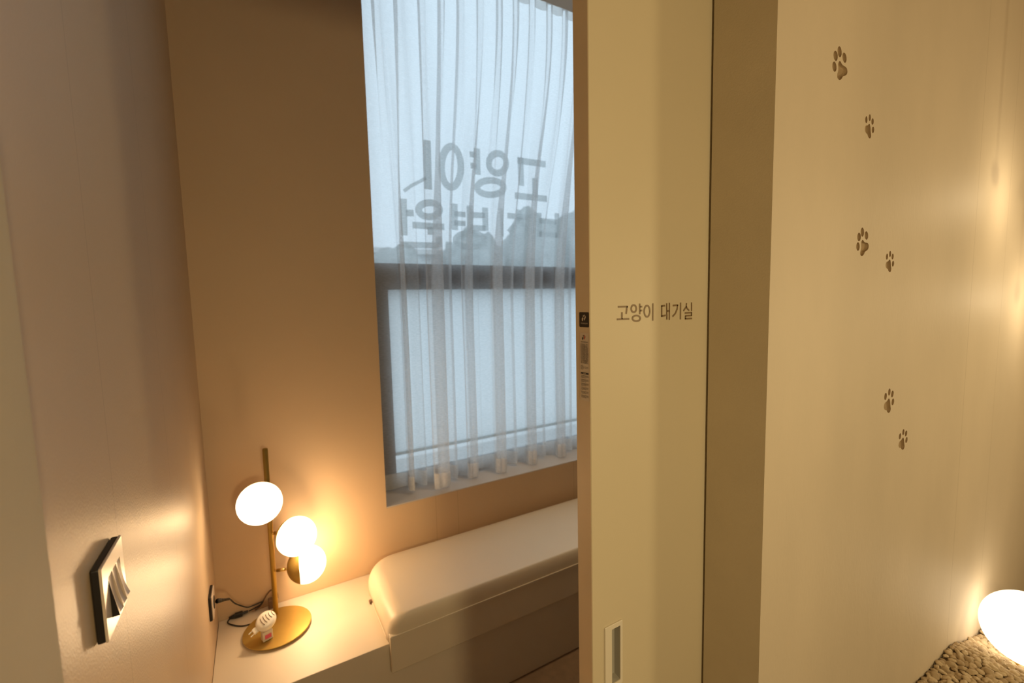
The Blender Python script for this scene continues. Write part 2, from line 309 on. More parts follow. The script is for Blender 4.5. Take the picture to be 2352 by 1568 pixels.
def fabric(name, col, opac, through=0.5):
    m = bpy.data.materials.new(name); m.use_nodes = True
    nt = m.node_tree; N = nt.nodes; L = nt.links; N.remove(N['Principled BSDF'])
    geo = N.new('ShaderNodeNewGeometry')
    mp = N.new('ShaderNodeMapping'); mp.inputs['Scale'].default_value = (60, 60, 500)
    L.new(geo.outputs['Position'], mp.inputs['Vector'])
    n = N.new('ShaderNodeTexNoise'); n.inputs['Scale'].default_value = 1.0; n.inputs['Detail'].default_value = 4
    L.new(mp.outputs['Vector'], n.inputs['Vector'])
    r = N.new('ShaderNodeMapRange'); r.inputs['From Min'].default_value = 0.3; r.inputs['From Max'].default_value = 0.7
    r.inputs['To Min'].default_value = opac-0.08; r.inputs['To Max'].default_value = opac+0.08
    L.new(n.outputs['Fac'], r.inputs['Value'])
    d = N.new('ShaderNodeBsdfDiffuse'); d.inputs[0].default_value = (*col, 1)
    t = N.new('ShaderNodeBsdfTranslucent'); t.inputs[0].default_value = (*col, 1)
    mx = N.new('ShaderNodeMixShader'); mx.inputs[0].default_value = through
    L.new(d.outputs[0], mx.inputs[1]); L.new(t.outputs[0], mx.inputs[2])
    tr = N.new('ShaderNodeBsdfTransparent'); m2 = N.new('ShaderNodeMixShader')
    L.new(r.outputs['Result'], m2.inputs[0]); L.new(tr.outputs[0], m2.inputs[1]); L.new(mx.outputs[0], m2.inputs[2])
    L.new(m2.outputs[0], N['Material Output'].inputs[0])
    return m
m_sheer = fabric('sheer_white_weave', (0.94, 0.94, 0.94), 0.46, 0.74)
m_hem = fabric('sheer_hem', (0.94, 0.92, 0.89), 0.66, 0.45)
m_vinyl = fabric('window_vinyl', (0.60, 0.66, 0.66), 0.78)
m_frost = fabric('frosted_film', (0.95, 0.96, 0.96), 0.80, 0.95)

m_glass = bpy.data.materials.new('window_glass'); m_glass.use_nodes = True
_n = m_glass.node_tree.nodes; _l = m_glass.node_tree.links; _n.remove(_n['Principled BSDF'])
_t = _n.new('ShaderNodeBsdfTransparent'); _t.inputs[0].default_value = (0.95, 0.98, 0.97, 1)
_g = _n.new('ShaderNodeBsdfGlossy'); _g.inputs['Roughness'].default_value = 0.02
_x = _n.new('ShaderNodeMixShader'); _x.inputs[0].default_value = 0.05
_l.new(_t.outputs[0], _x.inputs[1]); _l.new(_g.outputs[0], _x.inputs[2]); _l.new(_x.outputs[0], _n['Material Output'].inputs[0])

# ================================================================= setting
XB, YA, ZC = -0.205, 2.094, 3.30      # left wall, window wall, room ceiling
YP, XJ = 0.470, 0.816                 # face of the hall wall, right side of the doorway
CEILH = 2.75
# floor and ceilings
struct('floor', -1.2, 3.2, -1.9, 2.5, -0.10, 0.0, m_floor)
struct('ceiling', -0.33, 3.2, 0.60, 2.12, ZC, ZC+0.10, m_ceil)
struct('ceiling_pocket', 0.492, 2.88, 2.12, 2.255, 3.40, 3.75, m_ceil)
struct('ceiling_window', 0.40, 2.95, 2.255, 2.50, 3.70, 3.75, m_ceil)
struct('trim_3', 0.40, 0.492, 2.12, 2.50, 3.45, 3.75, m_ceil)
struct('trim_4', 2.88, 2.95, 2.12, 2.50, 3.45, 3.75, m_ceil)
struct('ceiling_hall', -1.2, 3.2, -1.9, 0.60, CEILH, CEILH+0.1, m_ceil)
# left wall of the room, and the left jamb of the doorway
struct('wall_left', XB-0.12, XB, 0.60, 2.50, 0.0, 3.50, m_wallb)
struct('trim_1', -1.2, -0.195, YP, 0.608, 0.0, CEILH, m_reveal)
# wall with the window: left of the opening, and below the sill
struct('wall_back', XB, 0.492, YA, 2.50, 0.0, 3.45, m_wall)
struct('wall_back_right', 2.88, 3.2, YA, 2.50, 0.705, 3.45, m_wall)
struct('wall_back_lower', 0.492, 3.2, YA, 2.50, 0.0, 0.704, m_wall)
struct('trim_2', 0.493, 2.879, YA+0.001, 2.31, 0.7045, 0.709, m_sill)
struct('wall_right', 3.08, 3.2, 0.70, 2.094, 0.0, 3.50, m_dark)
# lintel over the doorway + pocket wall behind the sliding door
struct('wall_pocket', 0.87, 3.2, 0.655, 0.70, 0.0, 3.45, m_dark)
struct('wall_lintel', -0.195, XJ, YP+0.001, 0.594, 2.30, 3.45, m_paw)
# hall shell
struct('wall_hall_rear', -1.2, 3.2, -1.9, -1.8, 0.0, CEILH, m_paw)
struct('wall_hall_left', -1.2, -1.1, -1.8, YP, 0.0, CEILH, m_paw)
struct('wall_hall_right', 3.08, 3.2, -1.8, YP, 0.0, CEILH, m_paw)

# ---- paw prints pressed into the hall wall
PAWS = [  # x0, x1, z0, z1, design
    (1.006, 1.066, 2.103, 2.165, 'L', 'topmost, largest'),
    (1.150, 1.193, 2.013, 2.062, 'R', 'second from the top'),
    (1.136, 1.194, 1.762, 1.823, 'L', 'left of the mid-wall pair'),
    (1.282, 1.327, 1.729, 1.778, 'R', 'right of the mid-wall pair'),
    (1.312, 1.369, 1.385, 1.446, 'R', 'upper of the lowest pair'),
    (1.409, 1.464, 1.273, 1.328, 'R', 'bottom one, nearest the pebbles')]
paw_shapes = []
for x0, x1, z0, z1, d, lab in PAWS:
    src = PAW_L if d == 'L' else PAW_R
    paw_shapes.append([[(x0+(x1-x0)*p[0], z0+(z1-z0)*p[1]) for p in smooth2(sh)] for sh in src])
# front face of the wall with holes for the prints
outer = [Vector((XJ, 0, 0)), Vector((3.2, 0, 0)), Vector((3.2, CEILH, 0)), Vector((XJ, CEILH, 0))]
loops = [outer] + [[Vector((p[0], p[1], 0)) for p in sh] for paw in paw_shapes for sh in paw]
flat = [v for lp in loops for v in lp]
tris = tessellate_polygon(loops)
V = [(v.x, YP, v.y) for v in flat]
nv = len(V)
Fs = [tuple(t) for t in tris]
Yb = 0.594
V += [(XJ, Yb, 0), (3.2, Yb, 0), (3.2, Yb, CEILH), (XJ, Yb, CEILH)]
Fs += [(nv, nv+1, nv+2, nv+3), (0, nv, nv+3, 3), (1, 2, nv+2, nv+1), (0, 1, nv+1, nv), (3, nv+3, nv+2, 2)]
wf = raw('wall_front', V, Fs, m_paw); wf['kind'] = 'structure'
bm = bmesh.new(); bm.from_mesh(wf.data); bmesh.ops.recalc_face_normals(bm, faces=bm.faces)
for f in bm.faces:
    if abs(f.normal.y) > 0.9 and f.calc_center_median().y < 0.5 and f.normal.y > 0: f.normal_flip()
bm.to_mesh(wf.data); bm.free()
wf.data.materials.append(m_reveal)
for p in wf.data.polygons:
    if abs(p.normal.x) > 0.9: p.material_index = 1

def cup(name, sh, depth, parent=None):
    c = Vector((sum(p[0] for p in sh)/len(sh), sum(p[1] for p in sh)/len(sh)))
    bm = bmesh.new(); rings = []
    for k, d in ((1.0, 0.0), (0.985, depth*0.45), (0.93, depth*0.85), (0.80, depth)):
        rings.append([bm.verts.new((c.x+(p[0]-c.x)*k, YP+d, c.y+(p[1]-c.y)*k)) for p in sh])
    n = len(sh)
    for a, b in zip(rings, rings[1:]):
        for k in range(n): bm.faces.new([a[k], a[(k+1)%n], b[(k+1)%n], b[k]])
    cv = bm.verts.new((c.x, YP+depth, c.y))
    for k in range(n): bm.faces.new([rings[-1][k], rings[-1][(k+1)%n], cv])
    return obj(name, bm, m_groove, parent)
for (x0, x1, z0, z1, d, lab), shp in zip(PAWS, paw_shapes):
    e = bpy.data.objects.new('paw_print', None); COL.objects.link(e)
    e.location = ((x0+x1)/2, YP, (z0+z1)/2); bpy.context.view_layer.update()
    e.empty_display_size = 0.02
    prop(e, 'brown cat paw print on the hall wall, ' + lab, 'paw print', 'cat paw prints walking down the wall')
    for sh in shp[:4]: cup('toe_pad', sh, 0.0045, e)
    cup('palm_pad', shp[4], 0.006, e)

# ================================================================= window
YW = 2.30
def wbox(name, *a, parent=None): return box(name, *a, parent=parent)
win = bpy.data.objects.new('window_1', None); COL.objects.link(win); win['kind'] = 'structure'
win.location = (1.2, YW, 0.709); bpy.context.view_layer.update()
bm = bmesh.new()
add_box(bm, 0.492, 0.602, YW, YW+0.07, 0.709, 1.76, 0.003)
add_box(bm, 0.492, 0.540, YW+0.02, YW+0.09, 1.88, 3.70, 0.003)
add_box(bm, 0.492, 2.879, YW, YW+0.10, 1.755, 1.890, 0.004)
add_box(bm, 0.55, 2.879, YW, YW+0.07, 0.709, 0.762, 0.003)
add_box(bm, 0.492, 2.879, YW+0.02, YW+0.09, 3.64, 3.70, 0.003)
add_box(bm, 2.83, 2.879, YW, YW+0.09, 0.709, 3.70, 0.003)
obj('window_frame', bm, m_frame, win)
box('rail_cap', 0.55, 2.879, YW+.026, YW+0.058, 0.872, 0.886, m_vinyl, win)['label'] = 'pale cross rail low in the window'
box('glass_pane', 0.53, 2.879, YW+0.045, YW+0.051, 1.87, 3.66, m_glass, win)
box('glass_pane', 0.59, 2.879, YW+0.030, YW+0.036, 0.75, 1.77, m_glass, win)
struct('trim_5', 0.40, 2.95, 2.501, 2.75, 0.60, 0.70, m_ground)
ff = box('frosted_film', 0.59, 2.85, YW+0.0365, YW+0.0370, 0.88, 1.77, m_frost, win); ff['label'] = 'milky film on the lower pane'
bm = bmesh.new()
for pts, th in WIN_STROKES:
    closed = len(pts) > 20
    pp = [p for p in pts if p[1] > 1.86]
    if len(pp) < 2: continue
    ribbon(bm, pp, th*(1.12 if closed or abs(pts[0][0]-pts[-1][0]) > abs(pts[0][1]-pts[-1][1]) else 1.18), lambda a, b: (a, YW+0.0525, b), closed and len(pp) == len(pts))
obj('window_lettering', bm, m_vinyl, win)

# ================================================================= sheer curtain
BOT = [(.500, 2.268), (.56, 2.270), (.61, 2.262)]
HEADS = [(.648, .015, 2.170), (.802, .044, 2.134), (.998, .031, 2.170), (1.165, .032, 2.150), (1.380, .028, 2.158), (1.598, .028, 2.164), (1.800, .030, 2.168)]
MIDS = [(.73, 2.225), (.900, 2.205), (1.075, 2.250), (1.285, 2.215), (1.492, 2.222), (1.70, 2.225)]
for k, (c, hw, yf) in enumerate(HEADS):
    BOT += [(c-hw*.30, 2.245), (c-hw*.75, yf+.045), (c-hw, yf+.020), (c-hw*.65, yf+.004), (c-hw*.2, yf+.005), (c+hw*.25, yf-.003), (c+hw*.7, yf+.001), (c+hw, yf+.020), (c+hw*.75, yf+.045), (c+hw*.30, 2.245)]
    if k < len(MIDS):
        m, my = MIDS[k]; BOT += [((c+hw*.3+m)/2, 2.268), (m-.012, my+.004), (m+.012, my), (m+.022, 2.262)]
bx = 1.86
while bx < 2.84:
    BOT += [(bx, 2.262), (bx+.05, 2.255), (bx+.085, 2.18), (bx+.12, 2.165), (bx+.155, 2.18)]; bx += .2
BOT.append((2.865, 2.25))
Bp = smooth_path([(a, b, 0) for a, b in BOT], 7)
# resample by arc length
def resample(P, n):
    L = [0]
    for a, b in zip(P, P[1:]): L.append(L[-1]+(b-a).length)
    out = []; j = 0
    for i in range(n):
        s = L[-1]*i/(n-1)
        while j < len(L)-2 and L[j+1] < s: j += 1
        t = (s-L[j])/max(1e-9, L[j+1]-L[j]); out.append(P[j].lerp(P[j+1], min(1, t)))
    return out
NP = 1400
Bp = resample(Bp, NP)
# top: regular pinch pleats, soft S folds that overlap
Tp = []
x = 0.50; k = 0
while x < 2.74:
    e_ = .004*math.sin(k*2.3)
    Tp += [(x, 2.215, 0), (x+.045, 2.225, 0), (x+.078+e_, 2.212, 0), (x+.064, 2.190, 0), (x+.050, 2.173, 0), (x+.084, 2.164, 0)]
    x += .108 + .008*math.sin(k*1.7); k += 1
Tp.append((2.865, 2.215, 0))
Tp = resample(smooth_path(Tp, 6), NP)
rows = 70; V = []; Fs = []
ztop, zbot = 3.372, 0.722
random.seed(4)
for r in range(rows+1):
    t = r/rows; z = ztop+(zbot-ztop)*t
    wgt = min(1, max(0, (t-0.02)/0.62)); wgt = wgt*wgt*(3-2*wgt)
    for i in range(NP):
        p = Tp[i].lerp(Bp[i], wgt)
        xx = Tp[i].x*(1-t) + Bp[i].x*t if wgt < 1 else Bp[i].x
        xx = p.x
        yy = p.y + 0.006*math.sin(xx*23+z*2.1)*math.sin(PI*t)
        yy = min(yy, YW-0.012)
        zz = z + (0.006*math.sin(xx*31) if r == rows else 0)
        V.append((xx, yy, zz))
for r in range(rows):
    for i in range(NP-1):
        a = r*NP+i; Fs.append((a, a+1, a+NP+1, a+NP))
cur = raw('sheer_curtain', V, Fs, m_sheer, smooth=True)
prop(cur, 'white sheer curtain in soft vertical folds hanging in front of the window', 'curtain')
hz0, hz1 = 0.800, 0.7225
Vh = []; Fh = []
for r in range(5):
    z = hz0+(hz1-hz0)*r/4
    for i in range(NP):
        q = Bp[i]; Vh.append((q.x, min(q.y-0.0022, YW-.014), z+(0.006*math.sin(q.x*31) if r == 4 else 0)))
for r in range(4):
    for i in range(NP-1):
        a = r*NP+i; Fh.append((a, a+1, a+NP+1, a+NP))
raw('hem', Vh, Fh, m_hem, cur, True)
Vh = []; Fh = []
for r in range(2):
    z = 3.375-0.05*r
    for i in range(NP):
        q = Tp[i]; Vh.append((q.x, q.y-0.002, z))
for i in range(NP-1): Fh.append((i, i+1, i+NP+1, i+NP))
raw('heading_tape', Vh, Fh, m_hem, cur, True)
rail = box('curtain_rail', 0.495, 2.87, 2.178, 2.212, 3.378, 3.399, m_white_pl, None, 0.002)
prop(rail, 'white ceiling rail that carries the sheer curtain', 'curtain rail')

# ================================================================= outdoors
g = box('ground', -40, 70, 2.6, 90, -0.40, -0.30, m_ground); g['kind'] = 'structure'
random.seed(11)
TREES = [(5.1, 17.5, 1.45, 4.1, 'bushy tree beyond the window, leftmost in the pane'), (8.7, 18.5, 1.6, 5.0, 'round tree beyond the window, behind the lettering'),
         (12.3, 19.0, 1.6, 6.3, 'narrow tall tree beyond the window, right of the round tree'), (16.4, 20.0, 2.0, 7.0, 'tall bushy tree beyond the window, by the door edge'),
         (21.6, 20.5, 2.4, 7.0, 'wide tree beyond the window, farthest right')]
for x, y, r, h, lab in TREES:
    e = bpy.data.objects.new('tree', None); COL.objects.link(e); e.location = (x, y, -0.30); bpy.context.view_layer.update()
    prop(e, lab, 'tree', 'trees outside the window')
    bm = bmesh.new(); bmesh.ops.create_icosphere(bm, subdivisions=4, radius=1.0)
    for v in bm.verts:
        n = v.co.normalized()
        d = 1 + 0.28*noise.noise(n*2.2+Vector((x, 0, 0))) + 0.12*noise.noise(n*7+Vector((x, 3, 0)))
        v.co = Vector((x+n.x*r*d, y+n.y*r*d, -0.3+h-h*0.42+n.z*h*0.42*d))
    obj('crown', bm, m_tree, e, True)
    bm = bmesh.new(); tube(bm, [(x, y, -0.3), (x+.05, y, -0.3+h*0.45)], [0.16, 0.11], 10); obj('trunk', bm, m_tree, e, True)
b = bpy.data.objects.new('building', None); COL.objects.link(b); b.location = (18, 27, -0.3); bpy.context.view_layer.update()
prop(b, 'long low grey building across the road beyond the trees', 'building')
box('facade', -2, 34, 26, 30, -0.3, 4.6, m_bld, b)
box('parapet', -2.1, 34.1, 25.8, 30.1, 4.6, 4.9, m_ground, b)
for i in range(9): box('window_band', 0+i*3.6, 2.4+i*3.6, 25.93, 25.99, 2.4, 3.5, m_frame, b)

# ================================================================= sliding door
door = bpy.data.objects.new('door_1', None); COL.objects.link(door); door['kind'] = 'structure'
door.location = (0.96, 0.62, 0.0); bpy.context.view_layer.update()
DX0 = 0.5035
bm = bmesh.new(); add_box(bm, DX0+0.0005, 1.45, 0.600, 0.640, 0.01, 2.60, 0.0008, 1)
# cut the front face for the recess of the pull
dl = obj('door_leaf', bm, m_door, door)
edge = box('edge_strip', DX0, DX0+0.0008, 0.6012, 0.6395, 0.011, 2.599, m_edge, door)
edge['label'] = 'browner film on the narrow edge of the door'
# front lettering
bm = bmesh.new()
for st in DOOR_STROKES: ribbon(bm, st, 0.0033, lambda a, b: (a, 0.5992, b))
for st in DOOR_RINGS: ribbon(bm, st, 0.0033, lambda a, b: (a, 0.5992, b), True)
obj('lettering', bm, m_letter, door)['label'] = 'brown lettering on the door face'
# flush pull: plate with a sunken pocket
hx0, hx1, hz0, hz1 = 0.5325, 0.5770, 0.9345, 1.0650
px0, px1, pz0, pz1 = 0.5490, 0.5708, 0.9440, 1.0560
def rr(x0, x1, z0, z1, r, n=5):
    P = []
    for cx, cz, a0 in ((x1-r, z1-r, 0), (x0+r, z1-r, 90), (x0+r, z0+r, 180), (x1-r, z0+r, 270)):
        for i in range(n+1):
            a = math.radians(a0+90*i/n); P.append((cx+r*math.cos(a), cz+r*math.sin(a)))
    return P
o1 = rr(hx0, hx1, hz0, hz1, 0.003); o2 = rr(hx0+.001, hx1-.001, hz0+.001, hz1-.001, 0.0025); i1 = rr(px0, px1, pz0, pz1, 0.0015)
bm = bmesh.new()
r0 = [bm.verts.new((x, 0.5998, z)) for x, z in o1]; r1 = [bm.verts.new((x, 0.5978, z)) for x, z in o1]
r2 = [bm.verts.new((x, 0.5970, z)) for x, z in o2]; r3 = [bm.verts.new((x, 0.5970, z)) for x, z in i1]
r4 = [bm.verts.new((x, 0.5990, z)) for x, z in i1]
for A, B in ((r0, r1), (r1, r2), (r2, r3), (r3, r4)):
    for k in range(len(A)): bm.faces.new([A[k], A[(k+1) % len(A)], B[(k+1) % len(A)], B[k]])
hp = obj('door_handle', bm, m_pull, door); hp['label'] = 'ivory flush pull plate low on the door face'
# pocket sunk into the leaf: open the leaf face and add the pocket walls
bm = bmesh.new(); bm.from_mesh(dl.data)
for f in list(bm.faces):
    if f.normal.y < -0.99 and f.calc_area() > 0.5:
        vs = list(f.verts); mt = f.material_index; bm.faces.remove(f)
        lo = Vector((min(v.co.x for v in vs), 0, min(v.co.z for v in vs))); hi = Vector((max(v.co.x for v in vs), 0, max(v.co.z for v in vs)))
        yf = vs[0].co.y
        cs = {}
        for x in (lo.x, px0, px1, hi.x):
            for z in (lo.z, pz0, pz1, hi.z):
                ex = [v for v in vs if abs(v.co.x-x) < 1e-6 and abs(v.co.z-z) < 1e-6]
                cs[(x, z)] = ex[0] if ex else bm.verts.new((x, yf, z))
        X_ = (lo.x, px0, px1, hi.x); Z_ = (lo.z, pz0, pz1, hi.z)
        for i in range(3):
            for j in range(3):
                if i == 1 and j == 1: continue
                bm.faces.new([cs[(X_[i], Z_[j])], cs[(X_[i+1], Z_[j])], cs[(X_[i+1], Z_[j+1])], cs[(X_[i], Z_[j+1])]])
        break
bm.to_mesh(dl.data); bm.free()
bm = bmesh.new()
a = [bm.verts.new(p) for p in ((px0, .5992, pz0), (px1, .5992, pz0), (px1, .5992, pz1), (px0, .5992, pz1))]
c = [bm.verts.new(p) for p in ((px0+.001, .613, pz0+.003), (px1-.001, .613, pz0+.003), (px1-.001, .613, pz1-.003), (px0+.001, .613, pz1-.003))]
for k in range(4): bm.faces.new([a[k], a[(k+1) % 4], c[(k+1) % 4], c[k]])
bm.faces.new(c)
obj('recess', bm, m_pull2, hp)
# stickers on the door edge (the face looks towards -x; text runs from far to near)
EX = DX0
def e3(off):
    return lambda y, z: (EX-off, y, z)
def edge_poly(bm, pts, off):
    bm.faces.new([bm.verts.new((EX-off, y, z)) for y, z in pts])
def diamond(bm, cy, cz, s, off, parts):
    # folded arrow emblem: left diamond, small top diamond, right chevron (y decreases to the right)
    if 'l' in parts: edge_poly(bm, [(cy+s*.95, cz-s*.25), (cy+s*.5, cz+s*.35), (cy+s*.15, cz-s*.1), (cy+s*.5, cz-s*.9), (cy+s*.85, cz-s*.75)], off)
    if 't' in parts: edge_poly(bm, [(cy+s*.45, cz+s*.55), (cy+s*.2, cz+s*.95), (cy-s*.05, cz+s*.6), (cy+s*.2, cz+s*.3)], off)
    if 'r' in parts: edge_poly(bm, [(cy-s*.15, cz+s*1.0), (cy-s*.45, cz+s*.9), (cy-s*.9, cz+s*.3), (cy-s*.45, cz-s*.45), (cy-s*.2, cz-s*.8), (cy-s*.1, cz-s*.1), (cy-s*.45, cz+s*.35)], off)
bm = bmesh.new(); P = rr(.6015+.001, .6288, 1.6320, 1.6583, .0022)
edge_poly(bm, P, 0.0004)
st1 = obj('sticker', bm, m_stk_dark, door); st1['label'] = 'small square dark maker sticker on the door edge'
bm = bmesh.new(); diamond(bm, .6158, 1.6480, .0062, .0007, 'ltr')
V_, F2 = text_mesh('YOUNGLIM', 0.0185, (EX-.0007, .6152, 1.6374), (0, -1, 0), (0, 0, 1)); add_vf(bm, V_, F2)
obj('emblem', bm, m_stk, st1)
bm = bmesh.new(); edge_poly(bm, rr(.6030, .6280, 1.5000, 1.6225, .0012), 0.0004)
st2 = obj('sticker', bm, m_stk, door); st2['label'] = 'long pale data sticker on the door edge'
bm = bmesh.new(); diamond(bm, .6165, 1.6135, .0050, .0007, 'r'); obj('red_mark', bm, m_red, st2)
bm = bmesh.new(); diamond(bm, .6165, 1.6135, .0050, .0007, 'lt')
V_, F2 = text_mesh('YOUNGLIM', 0.0195, (EX-.0007, .6153, 1.6043), (0, -1, 0), (0, 0, 1)); add_vf(bm, V_, F2)
# table rules
for k in range(17):
    z = 1.6025-k*0.0022
    ribbon(bm, [(.6255, z), (.6040, z)], 0.00022, e3(.0008))
for y in (.6190, .6110): ribbon(bm, [(y, 1.6025), (y, 1.5675)], 0.0002, e3(.0008))
random.seed(2)
for k in range(16):
    z = 1.6014-k*0.0022
    for y0, y1 in ((.6180, .6120), (.6100, .6050)) if k < 13 else ((.6245, .6200), (.6180, .6060)):
        yy = y0
        while yy > y1+random.random()*.002:
            wd = random.uniform(.0005, .0011); ribbon(bm, [(yy, z), (yy-wd, z)], 0.0009, e3(.0008)); yy -= wd+.0004
# certification ring and its K
ribbon(bm, [(.6215+.0036*math.cos(a/20*PI*1.8+.3), 1.5600+.0036*math.sin(a/20*PI*1.8+.3)) for a in range(21)], .0005, e3(.0008))
for a_, b_ in (((.6225, 1.5618), (.6225, 1.5582)), ((.6205, 1.5618), (.6223, 1.5600)), ((.6223, 1.5600), (.6203, 1.5582))): ribbon(bm, [a_, b_], .0004, e3(.0008))
edge_poly(bm, [(.6250, 1.5480), (.6250, 1.5512), (.6042, 1.5512), (.6042, 1.5480)], .0008)
for z in (1.5612, 1.5592):
    ribbon(bm, [(.6155, z), (.6050, z)], .0004, e3(.0008))
z = 1.5455; row = 0
while z > 1.504:
    y = .6243; end = .6048 if row % 3 < 2 else .6105
    while y > end:
        wd = random.uniform(.0005, .0012); ribbon(bm, [(y, z), (max(end, y-wd), z)], .0008, e3(.0008)); y -= wd+.0004
    row += 1; z -= .0019 if row % 3 else .0034
obj('print', bm, m_ink, st2)
bm = bmesh.new(); edge_poly(bm, [(.6254, 1.5745), (.6254, 1.6022), (.6191, 1.6022), (.6191, 1.5745)], .0006); obj('table_shading', bm, m_stk_grey, st2)
bm = bmesh.new()
for y in (.6175, .6150, .6128): ribbon(bm, [(y, 1.5496), (y-.0014, 1.5496)], .0012, e3(.0011))
obj('warning_text', bm, m_stk, st2)

# ================================================================= bench and its cushion
HB = 0.406
bench = box('bench', XB+0.001, 3.075, 1.605, YA-0.001, 0.0, HB, m_bench, None, 0.002, 2)
prop(bench, 'long built-in beige bench running under the window along the wall', 'bench')
cush = bpy.data.objects.new('bench_cushion', None); COL.objects.link(cush); cush.location = (0.6, 1.83, HB); bpy.context.view_layer.update()
prop(cush, 'thick cream leatherette seat cushion lying over the front edge of the bench', 'cushion')
def plan(ins):
    x0, x1, y0, y1 = 0.360+ins*.75, 3.02-ins, 1.584+ins*.22, 2.075-ins
    P = []
    for cx, cy, r, a0 in ((x1-.03, y1-.03, .03, 0), (x0+max(.02, .15-ins), y1-max(.02, .15-ins), max(.02, .15-ins), 90),
                          (x0+.035, y0+.035, .035, 180), (x1-.03, y0+.03, .03, 270)):
        for i in range(13):
            a = math.radians(a0+90*i/12); P.append((cx+r*math.cos(a), cy+r*math.sin(a)))
    return P
bm = bmesh.new(); prev = None
zb, zt = HB+0.002, 0.512
prof = [(0, zb), (0, zb+.030)]
for i in range(1, 13):
    a = PI/2*i/12; prof.append((.085*(1-math.cos(a)), zb+.030+(zt-zb-.030)*math.sin(a)**0.9))
for ins, z in prof:
    ring = [bm.verts.new((x, y, z)) for x, y in plan(ins)]
    if prev:
        for k in range(len(ring)): bm.faces.new([prev[k], prev[(k+1) % len(ring)], ring[(k+1) % len(ring)], ring[k]])
    else: bm.faces.new(list(reversed(ring)))
    prev = ring
bm.faces.new(prev)
obj('cushion_pad', bm, m_cush, cush, True)
bm = bmesh.new(); add_box(bm, 0.361, 3.02, 1.580, 1.602, 0.300, 0.447, 0.006, 3)
obj('front_skirt', bm, m_cush, cush)
bm = bmesh.new(); tube(bm, [(0.363, 1.602, .4450), (0.364, 1.592, .4450), (0.368, 1.585, .4451), (0.375, 1.582, .4453), (0.385, 1.581, .4455), (3.02, 1.581, .4455)], 0.0028, 8); obj('piping', bm, m_cush, cush, True)
bm = bmesh.new(); tube(bm, smooth_path([(0.3605, 1.63, .4095), (0.3595, 1.80, .4095), (0.3605, 1.92, .4095)], 5), 0.0028, 8); obj('piping', bm, m_cush, cush, True)
bm = bmesh.new(); add_box(bm, 0.348, 0.3595, 1.868, 1.886, 0.4075, 0.418, 0.002); obj('zip_pull', bm, m_brownc, cush)

# ================================================================= table lamp
lamp = bpy.data.objects.new('table_lamp', None); COL.objects.link(lamp); lamp.location = (0.003, 1.910, HB); bpy.context.view_layer.update()
prop(lamp, 'gold table lamp with three lit globe shades on one upright pole, standing on the bench', 'lamp')
bm = bmesh.new(); lathe(bm, [(0, 0), (.110, 0), (.112, .004), (.121, .009), (.1215, .0115), (.120, .0130), (0, .0130)], (0.003, 1.915, HB+0.0005), (0, 0, 1), 72)
o = obj('base', bm, m_brass_satin, lamp)
for p in o.data.polygons: p.use_smooth = len(p.vertices) == 4 and abs(p.normal.z) < .95
bm = bmesh.new(); tube(bm, [(0.000, 1.998, HB+.012), (0.004, 1.998, 1.116)], 0.0100, 20); tube(bm, [(0.004, 1.998, 1.1155), (0.004, 1.998, 1.119)], 0.0085, 20)
obj('pole', bm, m_brass_satin, lamp, True)
m_lit = emis('lit_opal_glass', (1.0, 0.80, 0.52), 5.0, 0.5)
LAMPS = [((-0.026, 1.860, 0.9536), .0765, (-0.02, -1.0, 0.0), (0.003, 1.998, .985)),
         ((0.0895, 1.900, 0.774), .0745, (0.58, -0.81, 0.0), (0.002, 1.998, .765)),
         ((0.123, 1.950, 0.6206), .0740, (0.998, -0.06, 0.0), (0.001, 1.998, .606))]
for (c, r, n, q), pw in zip(LAMPS, (2.1, 6.5, 7.2)):
    c = Vector(c); n = Vector(n).normalized(); off = -.37
    a0 = math.acos(off)          # polar angle of the rim from n
    bm = bmesh.new()
    lathe(bm, [(r*math.sin(a0*i/22), r*math.cos(a0*i/22)) for i in range(23)], c, n, 48)
    gl = obj('globe_glass', bm, m_lit, lamp, True)
    bm = bmesh.new()
    k = 14
    pr = [(r*1.006*math.sin(a0+(PI-a0)*i/k), r*1.006*math.cos(a0+(PI-a0)*i/k)) for i in range(k+1)]
    pi_ = [(r*0.975*math.sin(a0+(PI-a0)*i/k), r*0.975*math.cos(a0+(PI-a0)*i/k)) for i in range(k, -1, -1)]
    lathe(bm, pr+pi_+[pr[0]], c, n, 48)
    obj('brass_cup', bm, m_brass_satin, lamp, True)
    back = c - n*r
    q = Vector(q)
    d = (back-q)
    bm = bmesh.new(); tube(bm, [q, q+d*.35], 0.0045, 12); tube(bm, [q+d*.30, q+d*.85], 0.0068, 14); tube(bm, [q+d*.8, q+d*1.06], 0.0045, 12)
    obj('arm', bm, m_brass, lamp, True)
    l = bpy.data.lights.new('lamp_bulb', 'POINT'); l.energy = pw; l.color = (1.0, 0.655, 0.34); l.shadow_soft_size = 0.022
    lo = bpy.data.objects.new('lamp_bulb', l); COL.objects.link(lo); lo.parent = lamp; lo.matrix_parent_inverse = lamp.matrix_basis.inverted()
    lo.location = c + n*r*0.05
